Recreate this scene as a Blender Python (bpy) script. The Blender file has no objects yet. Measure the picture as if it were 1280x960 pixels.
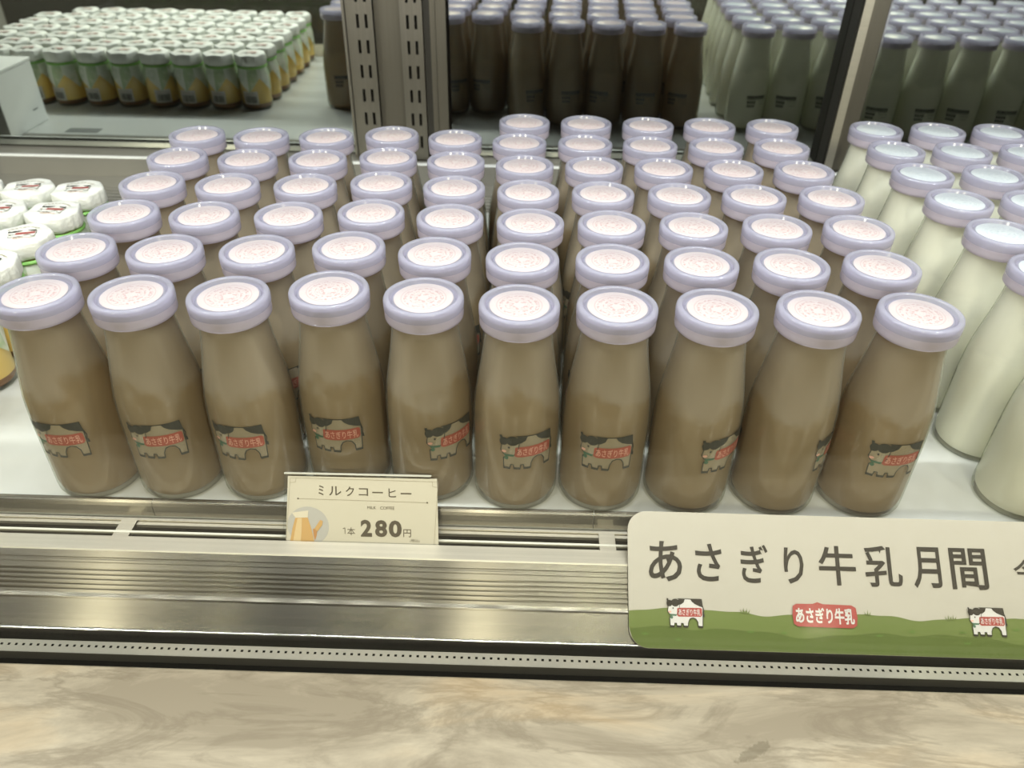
import bpy, bmesh, math, random
from mathutils import Vector, Matrix
from mathutils.geometry import tessellate_polygon

random.seed(7)
S = bpy.context.scene
COL = S.collection
PI = math.pi

# ------------------------------------------------------------------ camera
cd = bpy.data.cameras.new('camera')
cam = bpy.data.objects.new('camera', cd)
COL.objects.link(cam)
RT = Vector((0.99957815, 0.02457496, 0.01547854))
UP = Vector((-0.02687405, 0.58051857, 0.8138034))
FW = Vector((-0.01101361, 0.81387608, -0.58093411))
cam.matrix_world = Matrix(((RT.x, UP.x, -FW.x, 0), (RT.y, UP.y, -FW.y, 0),
                           (RT.z, UP.z, -FW.z, 0.37926), (0, 0, 0, 1)))
cd.sensor_width = 36
cd.lens = 975.76 / 1280 * 36
cd.clip_start = 0.02
cd.dof.use_dof = True
cd.dof.focus_distance = 0.52
cd.dof.aperture_fstop = 9.5
S.camera = cam

# ------------------------------------------------------------------ world, exposure
S.view_settings.view_transform = 'Standard'
S.view_settings.look = 'None'
S.view_settings.exposure = 0.0
S.view_settings.gamma = 1.0
S.view_settings.use_curve_mapping = False
S.cycles.use_denoising = True
S.cycles.max_bounces = 10
S.cycles.diffuse_bounces = 6
S.cycles.glossy_bounces = 4
S.cycles.transparent_max_bounces = 24
S.cycles.caustics_reflective = False
S.cycles.caustics_refractive = False
S.cycles.sample_clamp_indirect = 4
w = bpy.data.worlds.new('world')
S.world = w
w.use_nodes = True
w.node_tree.nodes['Background'].inputs['Color'].default_value = (1.0, 0.86, 0.66, 1)
w.node_tree.nodes['Background'].inputs['Strength'].default_value = 0.045

# ------------------------------------------------------------------ lamps
def area(name, loc, size, power, col, size_y=None, aim=None, spread=PI):
    l = bpy.data.lights.new(name, 'AREA')
    l.energy = power
    l.color = col
    l.size = size
    l.spread = spread
    if size_y:
        l.shape = 'RECTANGLE'
        l.size_y = size_y
    o = bpy.data.objects.new(name, l)
    COL.objects.link(o)
    o.location = loc
    if aim:
        d = Vector(aim) - Vector(loc)
        o.rotation_euler = d.to_track_quat('-Z', 'Y').to_euler()
    return o

LED_Y, LED_Z = 0.385, 0.655
for i in range(27):
    x = -0.988 + i * 0.076
    area('led_lamp', (x, LED_Y, LED_Z), 0.03, 0.63, (0.97, 0.975, 0.97), aim=(x, LED_Y + 0.22, 0))
for x, e in ((-2.05, 36), (-0.17, 31), (1.85, 39)):
    area('shop_ceiling_lamp', (x, -2.7, 1.7), 0.14, e, (1.0, 0.89, 0.70), 0.30, aim=(0, 0.3, 0))
area('counter_fill_lamp', (0.2, -0.35, 1.7), 0.4, 9.5, (1.0, 0.92, 0.76), 0.10)  # added fill that brightens the counter, no known fixture
for x, e in ((-1.16, 0.5), (-0.97, 0.7), (-0.55, 0.35), (-0.38, 0.8), (0.25, 0.6), (1.0, 1.2)):
    area('shop_downlight', (x, -1.0, 1.7), 0.09, e, (1.0, 0.90, 0.66), aim=(0, 0.33, 0))

# ------------------------------------------------------------------ materials
def newmat(name):
    m = bpy.data.materials.new(name)
    m.use_nodes = True
    nt = m.node_tree
    b = nt.nodes['Principled BSDF']
    return m, nt, b

def pmat(name, col, rough=0.5, metal=0.0, spec=0.5, coat=0.0, bump=0.0, bump_scale=200, var=0.0, var_scale=30):
    m, nt, b = newmat(name)
    b.inputs['Base Color'].default_value = (*col, 1)
    b.inputs['Roughness'].default_value = rough
    b.inputs['Metallic'].default_value = metal
    b.inputs['Specular IOR Level'].default_value = spec
    b.inputs['Coat Weight'].default_value = coat
    b.inputs['Coat Roughness'].default_value = 0.08
    if var or bump:
        tc = nt.nodes.new('ShaderNodeTexCoord')
        n = nt.nodes.new('ShaderNodeTexNoise')
        n.inputs['Scale'].default_value = var_scale
        n.inputs['Detail'].default_value = 4
        nt.links.new(tc.outputs['Object'], n.inputs['Vector'])
        if var:
            r = nt.nodes.new('ShaderNodeMix')
            r.data_type = 'RGBA'
            r.inputs[6].default_value = (*[c * (1 - var) for c in col], 1)
            r.inputs[7].default_value = (*[min(1, c * (1 + var)) for c in col], 1)
            nt.links.new(n.outputs['Fac'], r.inputs[0])
            nt.links.new(r.outputs[2], b.inputs['Base Color'])
        if bump:
            n2 = nt.nodes.new('ShaderNodeTexNoise')
            n2.inputs['Scale'].default_value = bump_scale
            nt.links.new(tc.outputs['Object'], n2.inputs['Vector'])
            bp = nt.nodes.new('ShaderNodeBump')
            bp.inputs['Strength'].default_value = bump
            bp.inputs['Distance'].default_value = 0.002
            nt.links.new(n2.outputs['Fac'], bp.inputs['Height'])
            nt.links.new(bp.outputs['Normal'], b.inputs['Normal'])
    return m

def clearmat(name, tint, edge, gloss=0.6, base=0.035, power=4.0, rough=0.03):
    """thin clear glass: light passes straight through, sheen grows towards grazing angles"""
    m = bpy.data.materials.new(name)
    m.use_nodes = True
    nt = m.node_tree
    nt.nodes.clear()
    out = nt.nodes.new('ShaderNodeOutputMaterial')
    lw = nt.nodes.new('ShaderNodeLayerWeight')
    lw.inputs['Blend'].default_value = 0.5
    pw = nt.nodes.new('ShaderNodeMath'); pw.operation = 'POWER'; pw.inputs[1].default_value = power
    nt.links.new(lw.outputs['Facing'], pw.inputs[0])
    ma = nt.nodes.new('ShaderNodeMath'); ma.operation = 'MULTIPLY_ADD'
    ma.inputs[1].default_value = gloss; ma.inputs[2].default_value = base
    nt.links.new(pw.outputs[0], ma.inputs[0])
    mc = nt.nodes.new('ShaderNodeMix'); mc.data_type = 'RGBA'
    mc.inputs[6].default_value = (*tint, 1); mc.inputs[7].default_value = (*edge, 1)
    nt.links.new(pw.outputs[0], mc.inputs[0])
    t = nt.nodes.new('ShaderNodeBsdfTransparent')
    nt.links.new(mc.outputs[2], t.inputs['Color'])
    g = nt.nodes.new('ShaderNodeBsdfGlossy')
    g.inputs['Roughness'].default_value = rough
    mx = nt.nodes.new('ShaderNodeMixShader')
    nt.links.new(ma.outputs[0], mx.inputs[0])
    nt.links.new(t.outputs[0], mx.inputs[1])
    nt.links.new(g.outputs[0], mx.inputs[2])
    nt.links.new(mx.outputs[0], out.inputs['Surface'])
    return m

def brushed(name, col, rough=0.32, aniso=0.75, scale=(2, 900, 900)):
    m, nt, b = newmat(name)
    b.inputs['Metallic'].default_value = 1
    b.inputs['Roughness'].default_value = rough
    b.inputs['Anisotropic'].default_value = aniso
    b.inputs['Anisotropic Rotation'].default_value = 0.25
    tv = nt.nodes.new('ShaderNodeCombineXYZ')
    tv.inputs[0].default_value = 1
    nt.links.new(tv.outputs[0], b.inputs['Tangent'])
    tc = nt.nodes.new('ShaderNodeTexCoord')
    mp = nt.nodes.new('ShaderNodeMapping')
    mp.inputs['Scale'].default_value = scale
    n = nt.nodes.new('ShaderNodeTexNoise')
    n.inputs['Scale'].default_value = 1
    n.inputs['Detail'].default_value = 3
    nt.links.new(tc.outputs['Object'], mp.inputs['Vector'])
    nt.links.new(mp.outputs[0], n.inputs['Vector'])
    r = nt.nodes.new('ShaderNodeMix'); r.data_type = 'RGBA'
    r.inputs[6].default_value = (*[c * 0.8 for c in col], 1)
    r.inputs[7].default_value = (*[min(1, c * 1.12) for c in col], 1)
    nt.links.new(n.outputs['Fac'], r.inputs[0])
    nt.links.new(r.outputs[2], b.inputs['Base Color'])
    return m

M = {}
M['bottle_glass'] = clearmat('bottle_glass', (0.98, 0.985, 0.97), (0.80, 0.86, 0.77), 0.40, 0.05, 3.0, 0.12)
def pale_upper(m, strength, z0, z1):  # paler diffuse layer over the upper glass and towards its outline
    nt = m.node_tree; L = nt.links.new
    out = [n for n in nt.nodes if n.type == 'OUTPUT_MATERIAL'][0]
    src = out.inputs['Surface'].links[0].from_socket
    tc = nt.nodes.new('ShaderNodeTexCoord')
    oi = nt.nodes.new('ShaderNodeObjectInfo')
    ad = nt.nodes.new('ShaderNodeVectorMath'); ad.operation = 'ADD'; L(tc.outputs['Object'], ad.inputs[0]); L(oi.outputs['Location'], ad.inputs[1])
    n = nt.nodes.new('ShaderNodeTexNoise'); n.inputs['Scale'].default_value = 26; n.inputs['Detail'].default_value = 5
    L(ad.outputs[0], n.inputs['Vector'])
    sx = nt.nodes.new('ShaderNodeSeparateXYZ'); L(tc.outputs['Object'], sx.inputs[0])
    zz = nt.nodes.new('ShaderNodeMath'); zz.operation = 'MULTIPLY_ADD'; zz.inputs[1].default_value = 0.07; L(n.outputs['Fac'], zz.inputs[0]); L(sx.outputs[2], zz.inputs[2])
    mr = nt.nodes.new('ShaderNodeMapRange'); mr.interpolation_type = 'SMOOTHSTEP'
    mr.inputs[1].default_value = z0 + 0.035; mr.inputs[2].default_value = z1 + 0.035; mr.inputs[3].default_value = 0.01; mr.inputs[4].default_value = strength
    L(zz.outputs[0], mr.inputs[0])
    lw = nt.nodes.new('ShaderNodeLayerWeight'); lw.inputs['Blend'].default_value = 0.5
    pw = nt.nodes.new('ShaderNodeMath'); pw.operation = 'POWER'; pw.inputs[1].default_value = 3; L(lw.outputs['Facing'], pw.inputs[0])
    fa = nt.nodes.new('ShaderNodeMath'); fa.operation = 'MULTIPLY_ADD'; fa.inputs[1].default_value = 0.15; L(pw.outputs[0], fa.inputs[0]); L(mr.outputs[0], fa.inputs[2])
    d = nt.nodes.new('ShaderNodeBsdfDiffuse'); d.inputs['Color'].default_value = (0.72, 0.71, 0.64, 1)
    mx = nt.nodes.new('ShaderNodeMixShader'); L(fa.outputs[0], mx.inputs[0]); L(src, mx.inputs[1]); L(d.outputs[0], mx.inputs[2])
    L(mx.outputs[0], out.inputs['Surface'])
M['jar_glass'] = clearmat('jar_glass', (0.98, 0.985, 0.97), (0.7, 0.76, 0.66), 0.40, 0.05, 3.0, 0.08)
pale_upper(M['bottle_glass'], 0.13, 0.080, 0.094)
M['pane_glass'] = clearmat('pane_glass', (0.985, 0.992, 0.985), (0.9, 0.95, 0.9), 0.7, 0.02, 5.0, 0.005)
M['acrylic'] = clearmat('acrylic', (0.97, 0.98, 0.97), (0.75, 0.78, 0.7), 0.5, 0.06, 2.5, 0.03)
M['glass_edge'] = pmat('glass_edge', (0.45, 0.58, 0.5), 0.15, spec=0.7)
M['coffee'] = pmat('coffee_milk', (0.36, 0.275, 0.165), 0.38, spec=0.25, var=0.05, var_scale=25)
M['milk'] = pmat('white_milk', (0.95, 0.95, 0.84), 0.38, spec=0.25)
def milky(m, col, fac):
    """lets light seep through the drink"""
    nt = m.node_tree
    tl = nt.nodes.new('ShaderNodeBsdfTranslucent'); tl.inputs['Color'].default_value = (*col, 1)
    ms = nt.nodes.new('ShaderNodeMixShader'); ms.inputs[0].default_value = fac
    nt.links.new(nt.nodes['Principled BSDF'].outputs[0], ms.inputs[1]); nt.links.new(tl.outputs[0], ms.inputs[2])
    nt.links.new(ms.outputs[0], nt.nodes['Material Output'].inputs['Surface'])
milky(M['coffee'], (0.62, 0.44, 0.24), 0.35)
milky(M['milk'], (0.97, 0.965, 0.86), 0.28)
M['black_ink'] = pmat('black_ink', (0.045, 0.045, 0.035), 0.5)
M['white_ink'] = pmat('white_ink', (0.62, 0.58, 0.44), 0.5)
nt = M['white_ink'].node_tree
tr = nt.nodes.new('ShaderNodeBsdfTransparent'); ms = nt.nodes.new('ShaderNodeMixShader'); ms.inputs[0].default_value = 0.72
nt.links.new(nt.nodes['Principled BSDF'].outputs[0], ms.inputs[1]); nt.links.new(tr.outputs[0], ms.inputs[2])
nt.links.new(ms.outputs[0], nt.nodes['Material Output'].inputs['Surface'])
M['red_ink'] = pmat('red_ink', (0.33, 0.085, 0.055), 0.5)
M['pink_ink'] = pmat('pink_ink', (0.62, 0.34, 0.26), 0.5)
M['green_ink'] = pmat('green_ink', (0.05, 0.12, 0.07), 0.5)
M['label_ink'] = pmat('label_ink', (0.03, 0.035, 0.03), 0.5)
M['white_paint'] = pmat('white_shelf', (0.56, 0.575, 0.55), 0.28, spec=0.5, var=0.03, var_scale=8)
M['paper'] = pmat('white_paper', (0.72, 0.73, 0.69), 0.6, bump=0.5, bump_scale=260)
M['pudding'] = pmat('custard_pudding', (0.80, 0.56, 0.16), 0.4, spec=0.3)
M['caramel'] = pmat('caramel', (0.20, 0.085, 0.02), 0.35)
M['band'] = pmat('green_band', (0.20, 0.45, 0.10), 0.5)
M['carton'] = pmat('white_carton', (0.78, 0.80, 0.78), 0.5, var=0.02)
M['sticker'] = pmat('grey_sticker', (0.16, 0.17, 0.16), 0.5, var=0.1)
M['black_rubber'] = pmat('black_gasket', (0.010, 0.009, 0.007), 0.6, spec=0.2)
M['dark_plastic'] = pmat('dark_plastic', (0.05, 0.047, 0.04), 0.35)
M['case_dark'] = pmat('case_body', (0.10, 0.095, 0.085), 0.6)
M['case_inner'] = pmat('case_inner', (0.30, 0.29, 0.26), 0.5)
M['card'] = pmat('cream_card', (0.52, 0.48, 0.37), 0.5)
M['card_ink'] = pmat('brown_ink', (0.06, 0.045, 0.026), 0.5)
M['card_line'] = pmat('card_rule', (0.33, 0.29, 0.21), 0.5)
M['sign_paper'] = pmat('sign_paper', (0.385, 0.36, 0.30), 0.4, spec=0.25, coat=0.12)
M['sign_ink'] = pmat('sign_ink', (0.024, 0.020, 0.015), 0.4, spec=0.25, coat=0.12)
M['grass_light'] = pmat('grass_light', (0.115, 0.15, 0.038), 0.4, spec=0.25, coat=0.12, var=0.08)
M['grass_dark'] = pmat('grass_dark', (0.075, 0.105, 0.02), 0.4, spec=0.25, coat=0.12, var=0.08)
M['grass_blade'] = pmat('grass_blade', (0.10, 0.19, 0.035), 0.4, spec=0.25, coat=0.12)
M['sign_white'] = pmat('sign_white', (0.52, 0.505, 0.47), 0.4, spec=0.25, coat=0.12)
M['sign_red'] = pmat('sign_red', (0.31, 0.055, 0.047), 0.4, spec=0.25, coat=0.12)
M['photo_grey'] = pmat('photo_grey', (0.40, 0.385, 0.34), 0.5)
M['photo_tan'] = pmat('photo_tan', (0.50, 0.30, 0.10), 0.5)
M['photo_light'] = pmat('photo_light', (0.60, 0.44, 0.22), 0.5)
M['photo_brown'] = pmat('photo_brown', (0.42, 0.20, 0.06), 0.5)
M['photo_cream'] = pmat('photo_cream', (0.60, 0.54, 0.40), 0.5)
M['steel'] = brushed('brushed_steel', (0.215, 0.202, 0.168), 0.25, 1.0)
M['grey_steel'] = pmat('grey_coated_steel', (0.27, 0.26, 0.225), 0.35, metal=0.25, var=0.05)
M['steel_light'] = brushed('satin_steel', (0.58, 0.545, 0.455), 0.45, 0.4)
M['alu'] = brushed('aluminium', (0.34, 0.32, 0.27), 0.38, 0.3, (600, 600, 2))
M['alu_dull'] = brushed('dull_aluminium', (0.21, 0.195, 0.16), 0.45, 0.2, (600, 600, 2))
M['dark_steel'] = brushed('dark_steel', (0.30, 0.285, 0.25), 0.4, 0.5)
M['white_rail'] = pmat('pale_rail', (0.85, 0.87, 0.85), 0.25)
M['acrylic_edge'] = pmat('acrylic_edge', (0.55, 0.54, 0.46), 0.2)
M['chrome'] = pmat('chrome', (0.86, 0.88, 0.85), 0.18, metal=1.0)
M['floor'] = pmat('floor_tile', (0.10, 0.085, 0.065), 0.4, var=0.2, var_scale=3)

m, nt, b = newmat('mirror')
b.inputs['Metallic'].default_value = 1
b.inputs['Base Color'].default_value = (0.70, 0.745, 0.70, 1)
b.inputs['Roughness'].default_value = 0.0
M['mirror'] = m

# lilac cap plastic: clear above, paler rougher tone below stands in for translucency at the glass lip
for key, base, tlc, ftl, ftr, rough in (('cap', (0.55, 0.56, 0.65), (0.76, 0.74, 0.84), 0.42, 0.44, 0.16), ('cap_lower', (0.63, 0.585, 0.66), (0.82, 0.75, 0.82), 0.40, 0.12, 0.3)):
    m, nt, b = newmat(key + '_plastic')
    b.inputs['Base Color'].default_value = (*base, 1)
    b.inputs['Roughness'].default_value = rough
    b.inputs['Specular IOR Level'].default_value = 0.8
    b.inputs['Coat Weight'].default_value = 0.9
    b.inputs['Coat Roughness'].default_value = 0.11
    tl = nt.nodes.new('ShaderNodeBsdfTranslucent'); tl.inputs['Color'].default_value = (*tlc, 1)
    tr = nt.nodes.new('ShaderNodeBsdfTransparent'); tr.inputs['Color'].default_value = (0.90, 0.90, 1, 1)
    m1 = nt.nodes.new('ShaderNodeMixShader'); m1.inputs[0].default_value = ftl
    m2 = nt.nodes.new('ShaderNodeMixShader'); m2.inputs[0].default_value = ftr
    o_ = nt.nodes['Material Output']
    nt.links.new(b.outputs[0], m1.inputs[1]); nt.links.new(tl.outputs[0], m1.inputs[2])
    nt.links.new(m1.outputs[0], m2.inputs[1]); nt.links.new(tr.outputs[0], m2.inputs[2])
    nt.links.new(m2.outputs[0], o_.inputs['Surface'])
    M[key] = m

def disc_mat(name, base, ink, amount):
    """printed cap disc: a ring of tiny broken print round a plain middle"""
    m, nt, b = newmat(name)
    L = nt.links.new
    def math_(op, a, v=None, v2=None):
        q = nt.nodes.new('ShaderNodeMath'); q.operation = op
        L(a, q.inputs[0])
        if v is not None:
            if isinstance(v, (int, float)): q.inputs[1].default_value = v
            else: L(v, q.inputs[1])
        if v2 is not None: q.inputs[2].default_value = v2
        return q.outputs[0]
    tc = nt.nodes.new('ShaderNodeTexCoord')
    sx = nt.nodes.new('ShaderNodeSeparateXYZ'); L(tc.outputs['Object'], sx.inputs[0])
    r2 = math_('ADD', math_('MULTIPLY', sx.outputs[0], sx.outputs[0]), math_('MULTIPLY', sx.outputs[1], sx.outputs[1]))
    r = math_('SQRT', r2)
    n = nt.nodes.new('ShaderNodeTexNoise'); n.inputs['Scale'].default_value = 620; n.inputs['Detail'].default_value = 1
    L(tc.outputs['Object'], n.inputs['Vector'])
    n2 = nt.nodes.new('ShaderNodeTexNoise'); n2.inputs['Scale'].default_value = 110; n2.inputs['Detail'].default_value = 3
    L(tc.outputs['Object'], n2.inputs['Vector'])
    def ring(r0, hw):
        d = math_('ABSOLUTE', math_('SUBTRACT', r, r0))
        q = nt.nodes.new('ShaderNodeMapRange'); q.inputs[1].default_value = hw * 0.7; q.inputs[2].default_value = hw; q.inputs[3].default_value = 1; q.inputs[4].default_value = 0
        L(d, q.inputs[0]); return q.outputs[0]
    th = nt.nodes.new('ShaderNodeMapRange'); th.inputs[1].default_value = 0.47; th.inputs[2].default_value = 0.57
    L(n.outputs['Fac'], th.inputs[0])
    marks = math_('MULTIPLY', math_('ADD', ring(0.0112, 0.0013), math_('ADD', ring(0.0078, 0.0010), ring(0.0042, 0.0014))), th.outputs[0])
    lines = math_('MULTIPLY', math_('ADD', ring(0.0137, 0.00045), ring(0.0060, 0.0003)), 0.45)
    cloud = math_('MULTIPLY', n2.outputs['Fac'], 0.22)
    fa = nt.nodes.new('ShaderNodeMath'); fa.operation = 'ADD'; fa.use_clamp = True
    L(math_('ADD', marks, lines), fa.inputs[0]); L(cloud, fa.inputs[1])
    fb = nt.nodes.new('ShaderNodeMath'); fb.operation = 'MULTIPLY'; fb.inputs[1].default_value = amount; L(fa.outputs[0], fb.inputs[0])
    mx = nt.nodes.new('ShaderNodeMix'); mx.data_type = 'RGBA'
    mx.inputs[6].default_value = (*base, 1); mx.inputs[7].default_value = (*ink, 1)
    L(fb.outputs[0], mx.inputs[0]); L(mx.outputs[2], b.inputs['Base Color'])
    b.inputs['Roughness'].default_value = 0.35
    b.inputs['Coat Weight'].default_value = 0.5
    b.inputs['Coat Roughness'].default_value = 0.12
    bp = nt.nodes.new('ShaderNodeBump'); bp.inputs['Strength'].default_value = 0.12; bp.inputs['Distance'].default_value = 0.0008
    L(n2.outputs['Fac'], bp.inputs['Height']); L(bp.outputs[0], b.inputs['Coat Normal'])
    return m
M['disc_pink'] = disc_mat('pink_printed_disc', (0.52, 0.465, 0.47), (0.38, 0.24, 0.245), 0.8)
M['disc_blue'] = disc_mat('blue_printed_disc', (0.50, 0.54, 0.565), (0.34, 0.39, 0.45), 0.75)

# paper skirt of the pudding jars: white flaps and pale green flaps
for key, ca, cb, tp in (('skirt', (0.72, 0.76, 0.68), (0.60, 0.68, 0.56), 0.18), ('skirt_green', (0.46, 0.62, 0.40), (0.62, 0.72, 0.56), 0.30)):
    m, nt, b = newmat(key + '_paper')
    L = nt.links.new
    tc = nt.nodes.new('ShaderNodeTexCoord')
    n = nt.nodes.new('ShaderNodeTexNoise'); n.inputs['Scale'].default_value = 90; n.inputs['Detail'].default_value = 1
    L(tc.outputs['Object'], n.inputs['Vector'])
    rm = nt.nodes.new('ShaderNodeMapRange'); rm.inputs[1].default_value = 0.45; rm.inputs[2].default_value = 0.6
    L(n.outputs['Fac'], rm.inputs[0])
    mx = nt.nodes.new('ShaderNodeMix'); mx.data_type = 'RGBA'
    mx.inputs[6].default_value = (*ca, 1); mx.inputs[7].default_value = (*cb, 1)
    L(rm.outputs[0], mx.inputs[0]); L(mx.outputs[2], b.inputs['Base Color'])
    b.inputs['Roughness'].default_value = 0.5
    tr = nt.nodes.new('ShaderNodeBsdfTransparent')
    ms = nt.nodes.new('ShaderNodeMixShader'); ms.inputs[0].default_value = tp
    L(b.outputs[0], ms.inputs[1]); L(tr.outputs[0], ms.inputs[2])
    L(ms.outputs[0], nt.nodes['Material Output'].inputs['Surface'])
    M[key] = m

# marble of the counter
m, nt, b = newmat('marble')
L = nt.links.new
tc = nt.nodes.new('ShaderNodeTexCoord')
mp = nt.nodes.new('ShaderNodeMapping'); mp.inputs['Scale'].default_value = (0.9, 3.6, 1); mp.inputs['Rotation'].default_value = (0, 0, -0.16)
L(tc.outputs['Object'], mp.inputs['Vector'])
n1 = nt.nodes.new('ShaderNodeTexNoise'); n1.inputs['Scale'].default_value = 6; n1.inputs['Detail'].default_value = 12; n1.inputs['Roughness'].default_value = 0.68; n1.inputs['Distortion'].default_value = 0.9
n2 = nt.nodes.new('ShaderNodeTexNoise'); n2.inputs['Scale'].default_value = 7; n2.inputs['Detail'].default_value = 12; n2.inputs['Roughness'].default_value = 0.62; n2.inputs['Distortion'].default_value = 1.3
n3 = nt.nodes.new('ShaderNodeTexNoise'); n3.inputs['Scale'].default_value = 6; n3.inputs['Detail'].default_value = 5; n3.inputs['Distortion'].default_value = 0.8
for n in (n1, n2, n3):
    L(mp.outputs[0], n.inputs['Vector'])
r1 = nt.nodes.new('ShaderNodeValToRGB')
r1.color_ramp.elements[0].position = 0.41; r1.color_ramp.elements[0].color = (0.48, 0.43, 0.35, 1)
r1.color_ramp.elements[1].position = 0.62; r1.color_ramp.elements[1].color = (0.78, 0.72, 0.60, 1)
L(n1.outputs['Fac'], r1.inputs[0])
sb = nt.nodes.new('ShaderNodeMath'); sb.operation = 'SUBTRACT'; sb.inputs[1].default_value = 0.5; L(n2.outputs['Fac'], sb.inputs[0])
ab = nt.nodes.new('ShaderNodeMath'); ab.operation = 'ABSOLUTE'; L(sb.outputs[0], ab.inputs[0])
vr = nt.nodes.new('ShaderNodeMapRange'); vr.inputs[1].default_value = 0.0; vr.inputs[2].default_value = 0.055; vr.inputs[3].default_value = 0.6; vr.inputs[4].default_value = 0.0
L(ab.outputs[0], vr.inputs[0])
mv = nt.nodes.new('ShaderNodeMix'); mv.data_type = 'RGBA'; mv.inputs[7].default_value = (0.36, 0.315, 0.25, 1)
L(vr.outputs[0], mv.inputs[0]); L(r1.outputs[0], mv.inputs[6])
rr = nt.nodes.new('ShaderNodeMapRange'); rr.inputs[1].default_value = 0.53; rr.inputs[2].default_value = 0.72; rr.inputs[4].default_value = 0.5
L(n3.outputs['Fac'], rr.inputs[0])
mr = nt.nodes.new('ShaderNodeMix'); mr.data_type = 'RGBA'; mr.inputs[7].default_value = (0.62, 0.43, 0.22, 1)
L(rr.outputs[0], mr.inputs[0]); L(mv.outputs[2], mr.inputs[6])
# a grey smudge on the stone
sm = nt.nodes.new('ShaderNodeMapping'); sm.vector_type = 'TEXTURE'
sm.inputs['Location'].default_value = (0.1345, 0.2365, -0.035); sm.inputs['Rotation'].default_value = (0, 0, 0.52); sm.inputs['Scale'].default_value = (0.0145, 0.0042, 0.05)
L(tc.outputs['Object'], sm.inputs['Vector'])
le = nt.nodes.new('ShaderNodeVectorMath'); le.operation = 'LENGTH'; L(sm.outputs[0], le.inputs[0])
n4 = nt.nodes.new('ShaderNodeTexNoise'); n4.inputs['Scale'].default_value = 420; n4.inputs['Detail'].default_value = 4
L(tc.outputs['Object'], n4.inputs['Vector'])
ad = nt.nodes.new('ShaderNodeMath'); ad.operation = 'MULTIPLY_ADD'; ad.inputs[1].default_value = 1.2; L(n4.outputs['Fac'], ad.inputs[0]); L(le.outputs['Value'], ad.inputs[2])
sr = nt.nodes.new('ShaderNodeMapRange'); sr.inputs[1].default_value = 1.25; sr.inputs[2].default_value = 1.5; sr.inputs[3].default_value = 0.55; sr.inputs[4].default_value = 0
L(ad.outputs[0], sr.inputs[0])
mz = nt.nodes.new('ShaderNodeMix'); mz.data_type = 'RGBA'; mz.inputs[7].default_value = (0.25, 0.225, 0.17, 1)
L(sr.outputs[0], mz.inputs[0]); L(mr.outputs[2], mz.inputs[6])
L(mz.outputs[2], b.inputs['Base Color'])
b.inputs['Roughness'].default_value = 0.24
M['marble'] = m

# perforated spacer strip between the two panes
m, nt, b = newmat('perforated_strip')
L = nt.links.new
tc = nt.nodes.new('ShaderNodeTexCoord')
sx = nt.nodes.new('ShaderNodeSeparateXYZ'); L(tc.outputs['Object'], sx.inputs[0])
md = nt.nodes.new('ShaderNodeMath'); md.operation = 'PINGPONG'; md.inputs[1].default_value = 0.0023; L(sx.outputs[0], md.inputs[0])
lt = nt.nodes.new('ShaderNodeMath'); lt.operation = 'LESS_THAN'; lt.inputs[1].default_value = 0.0008; L(md.outputs[0], lt.inputs[0])
yy = nt.nodes.new('ShaderNodeMath'); yy.operation = 'SUBTRACT'; yy.inputs[1].default_value = 0.2972; L(sx.outputs[1], yy.inputs[0])
ya = nt.nodes.new('ShaderNodeMath'); ya.operation = 'ABSOLUTE'; L(yy.outputs[0], ya.inputs[0])
yl = nt.nodes.new('ShaderNodeMath'); yl.operation = 'LESS_THAN'; yl.inputs[1].default_value = 0.0008; L(ya.outputs[0], yl.inputs[0])
an = nt.nodes.new('ShaderNodeMath'); an.operation = 'MULTIPLY'; L(lt.outputs[0], an.inputs[0]); L(yl.outputs[0], an.inputs[1])
mx = nt.nodes.new('ShaderNodeMix'); mx.data_type = 'RGBA'
mx.inputs[6].default_value = (0.72, 0.70, 0.64, 1); mx.inputs[7].default_value = (0.02, 0.018, 0.015, 1)
L(an.outputs[0], mx.inputs[0]); L(mx.outputs[2], b.inputs['Base Color'])
b.inputs['Metallic'].default_value = 0.5
b.inputs['Roughness'].default_value = 0.25
M['spacer'] = m

# ------------------------------------------------------------------ mesh helpers
def obj(name, bm, mats, parent=None, smooth=False, angle=None):
    me = bpy.data.meshes.new(name)
    bmesh.ops.recalc_face_normals(bm, faces=bm.faces)
    bm.to_mesh(me)
    bm.free()
    if not isinstance(mats, (list, tuple)):
        mats = [mats]
    for k in mats:
        me.materials.append(k)
    if smooth:
        for p in me.polygons:
            p.use_smooth = True
    if angle is not None:
        me.set_sharp_from_angle(angle=angle)
    o = bpy.data.objects.new(name, me)
    COL.objects.link(o)
    o.parent = parent
    return o

def tag(o, label, cat, group=None, kind=None):
    if label: o['label'] = label
    if cat: o['category'] = cat
    if group: o['group'] = group
    if kind: o['kind'] = kind
    return o

def empty(name, loc, label, cat, group=None, rz=0):
    o = bpy.data.objects.new(name, None)
    o.empty_display_size = 0.02
    COL.objects.link(o)
    o.location = loc
    o.rotation_euler = (0, 0, rz)
    return tag(o, label, cat, group)

def dup(root, loc, rz, label, group):
    r = root.copy(); COL.objects.link(r)
    r.location = loc; r.rotation_euler = (0, 0, rz)
    r['label'] = label; r['group'] = group
    for ch in list(root.children):
        c = ch.copy(); COL.objects.link(c); c.parent = r
        for g in list(ch.children):
            d = g.copy(); COL.objects.link(d); d.parent = c
    return r

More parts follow.
